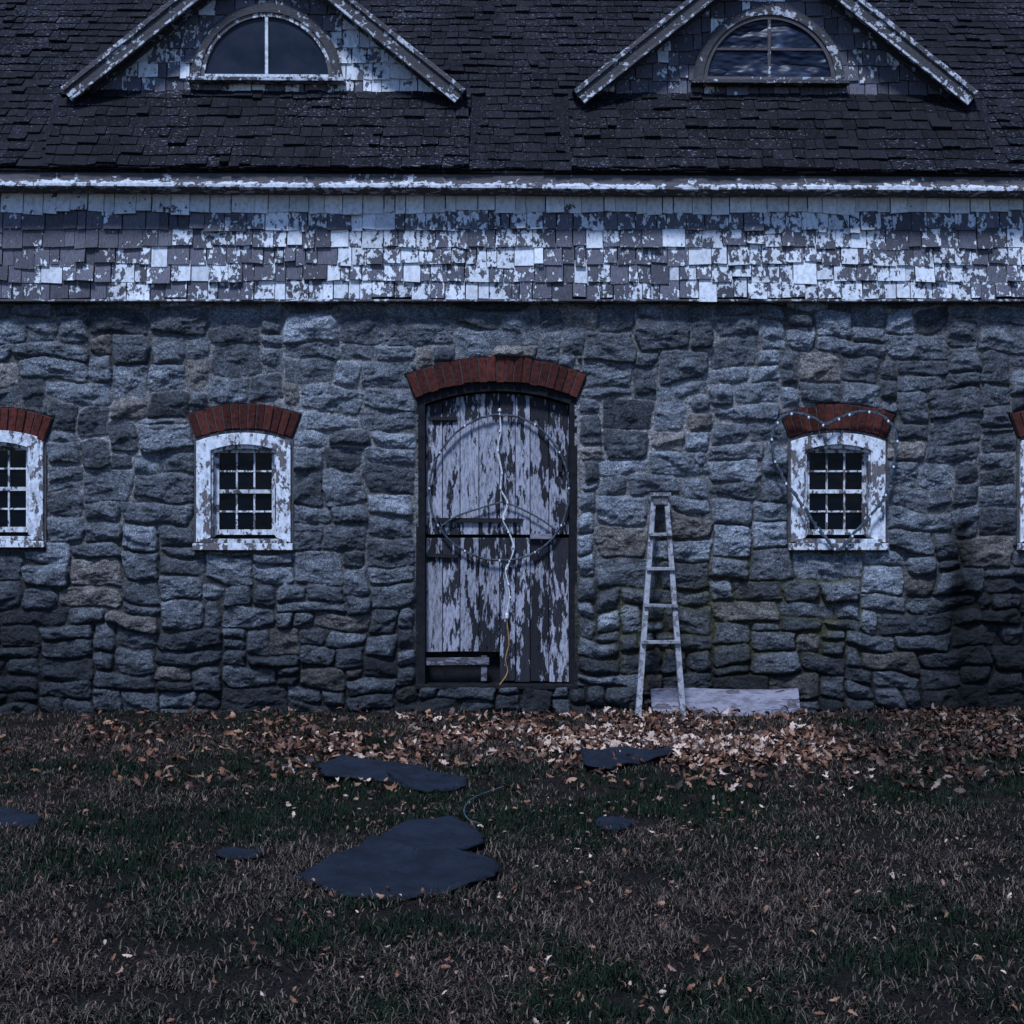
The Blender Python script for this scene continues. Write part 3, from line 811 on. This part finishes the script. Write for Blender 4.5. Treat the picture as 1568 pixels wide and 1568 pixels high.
tri=np.concatenate([np.stack([k0,k0+1,k0+2],1),np.stack([k0,k0+2,k0+3],1),np.stack([k0+3,k0+2,k0+4],1)])
gv=rng.uniform(0.4,1.6,n)[:,None]
cg=np.array([0.010,0.020,0.009])*gv;cs=np.array([0.10,0.071,0.054])*(rng.random(n)**2.2*2.2+0.10)[:,None]
cc_=np.where(isg[:,None],cg,cs)
npmesh('grass',co,tri,M_grass,np.repeat(cc_,5,0),False)

# leaves
lx=[];ly=[]
def add(x,y): lx.append(x);ly.append(y)
n1=1700;x=rng.normal(0.6,1.8,n1);y=-0.2-np.abs(rng.normal(0,1,n1))*1.1;add(x,y)
n1=4600;x=rng.normal(0.65,1.15,n1);y=rng.normal(-1.75,0.60,n1);add(x,y)
n1=1900;x=rng.normal(1.15,0.5,n1);y=rng.normal(-2.1,0.36,n1);add(x,y)
n1=4200;x=rng.normal(3.7,0.65,n1);y=rng.normal(-1.45,0.95,n1);add(x,y)
n1=1200;x=rng.uniform(-5,5,n1);y=rng.uniform(-4.4,-.1,n1);add(x,y)
n1=5200;y=-rng.uniform(0.3,8.2,n1);x=rng.uniform(-1,1,n1)*(D+y)*.45;add(x,y)
lx=np.concatenate(lx);ly=np.concatenate(ly)
m=(ly<-0.06)&(ly>-8.3);lx,ly=lx[m],ly[m]
m=np.ones(len(lx),bool)
for P in gpol: m&=~(inpoly(lx,ly,P)&(rng.random(len(lx))<.96))
lx,ly=lx[m],ly[m]
m=rng.random(len(lx))<np.clip((fbm(lx*2.2,ly*2.2,95,3)-.34)*3.2,0.04,1);lx,ly=lx[m],ly[m];n=len(lx)
out=[(0,-1),(.32,-.55),(.22,-.25),(.52,.0),(.3,.25),(.38,.55),(0,1.0),(-.38,.55),(-.3,.25),(-.52,.0),(-.22,-.25),(-.32,-.55)]
spine=[(0,-.5),(0,0.0),(0,.5)]
T=np.array(out+spine)
fcs=[(0,1,12),(0,12,11),(1,2,12),(2,13,12),(2,3,13),(3,4,13),(4,14,13),(4,5,14),(5,6,14),(6,7,14),(7,8,14),(8,13,14),(8,9,13),(9,10,13),(10,12,13),(10,11,12)]
sz=rng.uniform(0.018,0.048,n);sz[ly<-3.6]*=0.45
cu=rng.uniform(0.1,1.0,n);cv=rng.uniform(-0.6,0.6,n);wd=rng.uniform(0.7,1.3,n)
lxv=T[None,:,0]*sz[:,None]*wd[:,None];lyv=T[None,:,1]*sz[:,None]
lz=(np.abs(T[None,:,0])**1.0*cu[:,None]+T[None,:,1]**2*cv[:,None])*sz[:,None]*1.2
rx=rng.normal(0,0.55,n);ry=rng.normal(0,0.55,n);rz=rng.uniform(0,2*np.pi,n)
fl=rng.random(n)<.35;lz[fl]*=-1
y1=lyv*np.cos(rx)[:,None]-lz*np.sin(rx)[:,None];z1=lyv*np.sin(rx)[:,None]+lz*np.cos(rx)[:,None]
x1_=lxv*np.cos(ry)[:,None]+z1*np.sin(ry)[:,None];z2=-lxv*np.sin(ry)[:,None]+z1*np.cos(ry)[:,None]
x2=x1_*np.cos(rz)[:,None]-y1*np.sin(rz)[:,None];y2=x1_*np.sin(rz)[:,None]+y1*np.cos(rz)[:,None]
zb=rng.uniform(0.012,0.045,n)-np.minimum(z2.min(1),0)*.6
co=np.stack([x2+lx[:,None],y2+ly[:,None],z2+zb[:,None]],-1).reshape(-1,3)
tri=(np.array(fcs)[None]+(np.arange(n)*15)[:,None,None]).reshape(-1,3)
pal=np.array([[0.19,0.080,0.042],[0.31,0.165,0.10],[0.085,0.034,0.021],[0.60,0.42,0.32],[0.04,0.02,0.016]])
pr=rng.choice(5,n,p=[.27,.23,.22,.12,.16])
pr[(lx<-1.6)&(pr==3)]=2
hot=(np.hypot((lx-0.95)/1.0,(ly+2.0)/0.5)<1)&(rng.random(n)<.3);pr[hot]=3
cl=pal[pr]*rng.uniform(0.7,1.3,n)[:,None]
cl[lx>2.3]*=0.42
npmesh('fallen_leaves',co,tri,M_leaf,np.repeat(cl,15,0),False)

# ---------------- light, sky, camera
sc=bpy.context.scene
w=bpy.data.worlds.new('World');sc.world=w;w.use_nodes=True;nt=w.node_tree
bg=nt.nodes['Background'];sky=nt.nodes.new('ShaderNodeTexSky');sky.sky_type='NISHITA';sky.sun_disc=False
EL,AZ=math.radians(58),math.radians(196)
sky.sun_elevation=EL;sky.sun_rotation=AZ;sky.air_density=1.2;sky.dust_density=0.1;sky.ozone_density=8.0
tint=mix(nt,1.0,sky.outputs[0],(0.80,0.88,1.12),'MULTIPLY')
nt.links.new(tint,bg.inputs[0]);bg.inputs[1].default_value=0.125
sd=bpy.data.lights.new('sun','SUN');sd.energy=4.4;sd.angle=math.radians(10);sd.color=(0.67,0.79,1.0)
so=bpy.data.objects.new('sun',sd);sc.collection.objects.link(so)
dirv=Vector((math.sin(AZ)*math.cos(EL),math.cos(AZ)*math.cos(EL),math.sin(EL)))
so.rotation_euler=(-dirv).to_track_quat('-Z','Y').to_euler()
cam=bpy.data.cameras.new('camera');co_=bpy.data.objects.new('camera',cam);sc.collection.objects.link(co_)
co_.location=(0,-D,H);co_.rotation_euler=(math.radians(90),0,0);cam.lens=36*F/1568;cam.clip_end=500
sc.camera=co_
sc.view_settings.view_transform='Standard';sc.view_settings.look='None';sc.view_settings.exposure=0
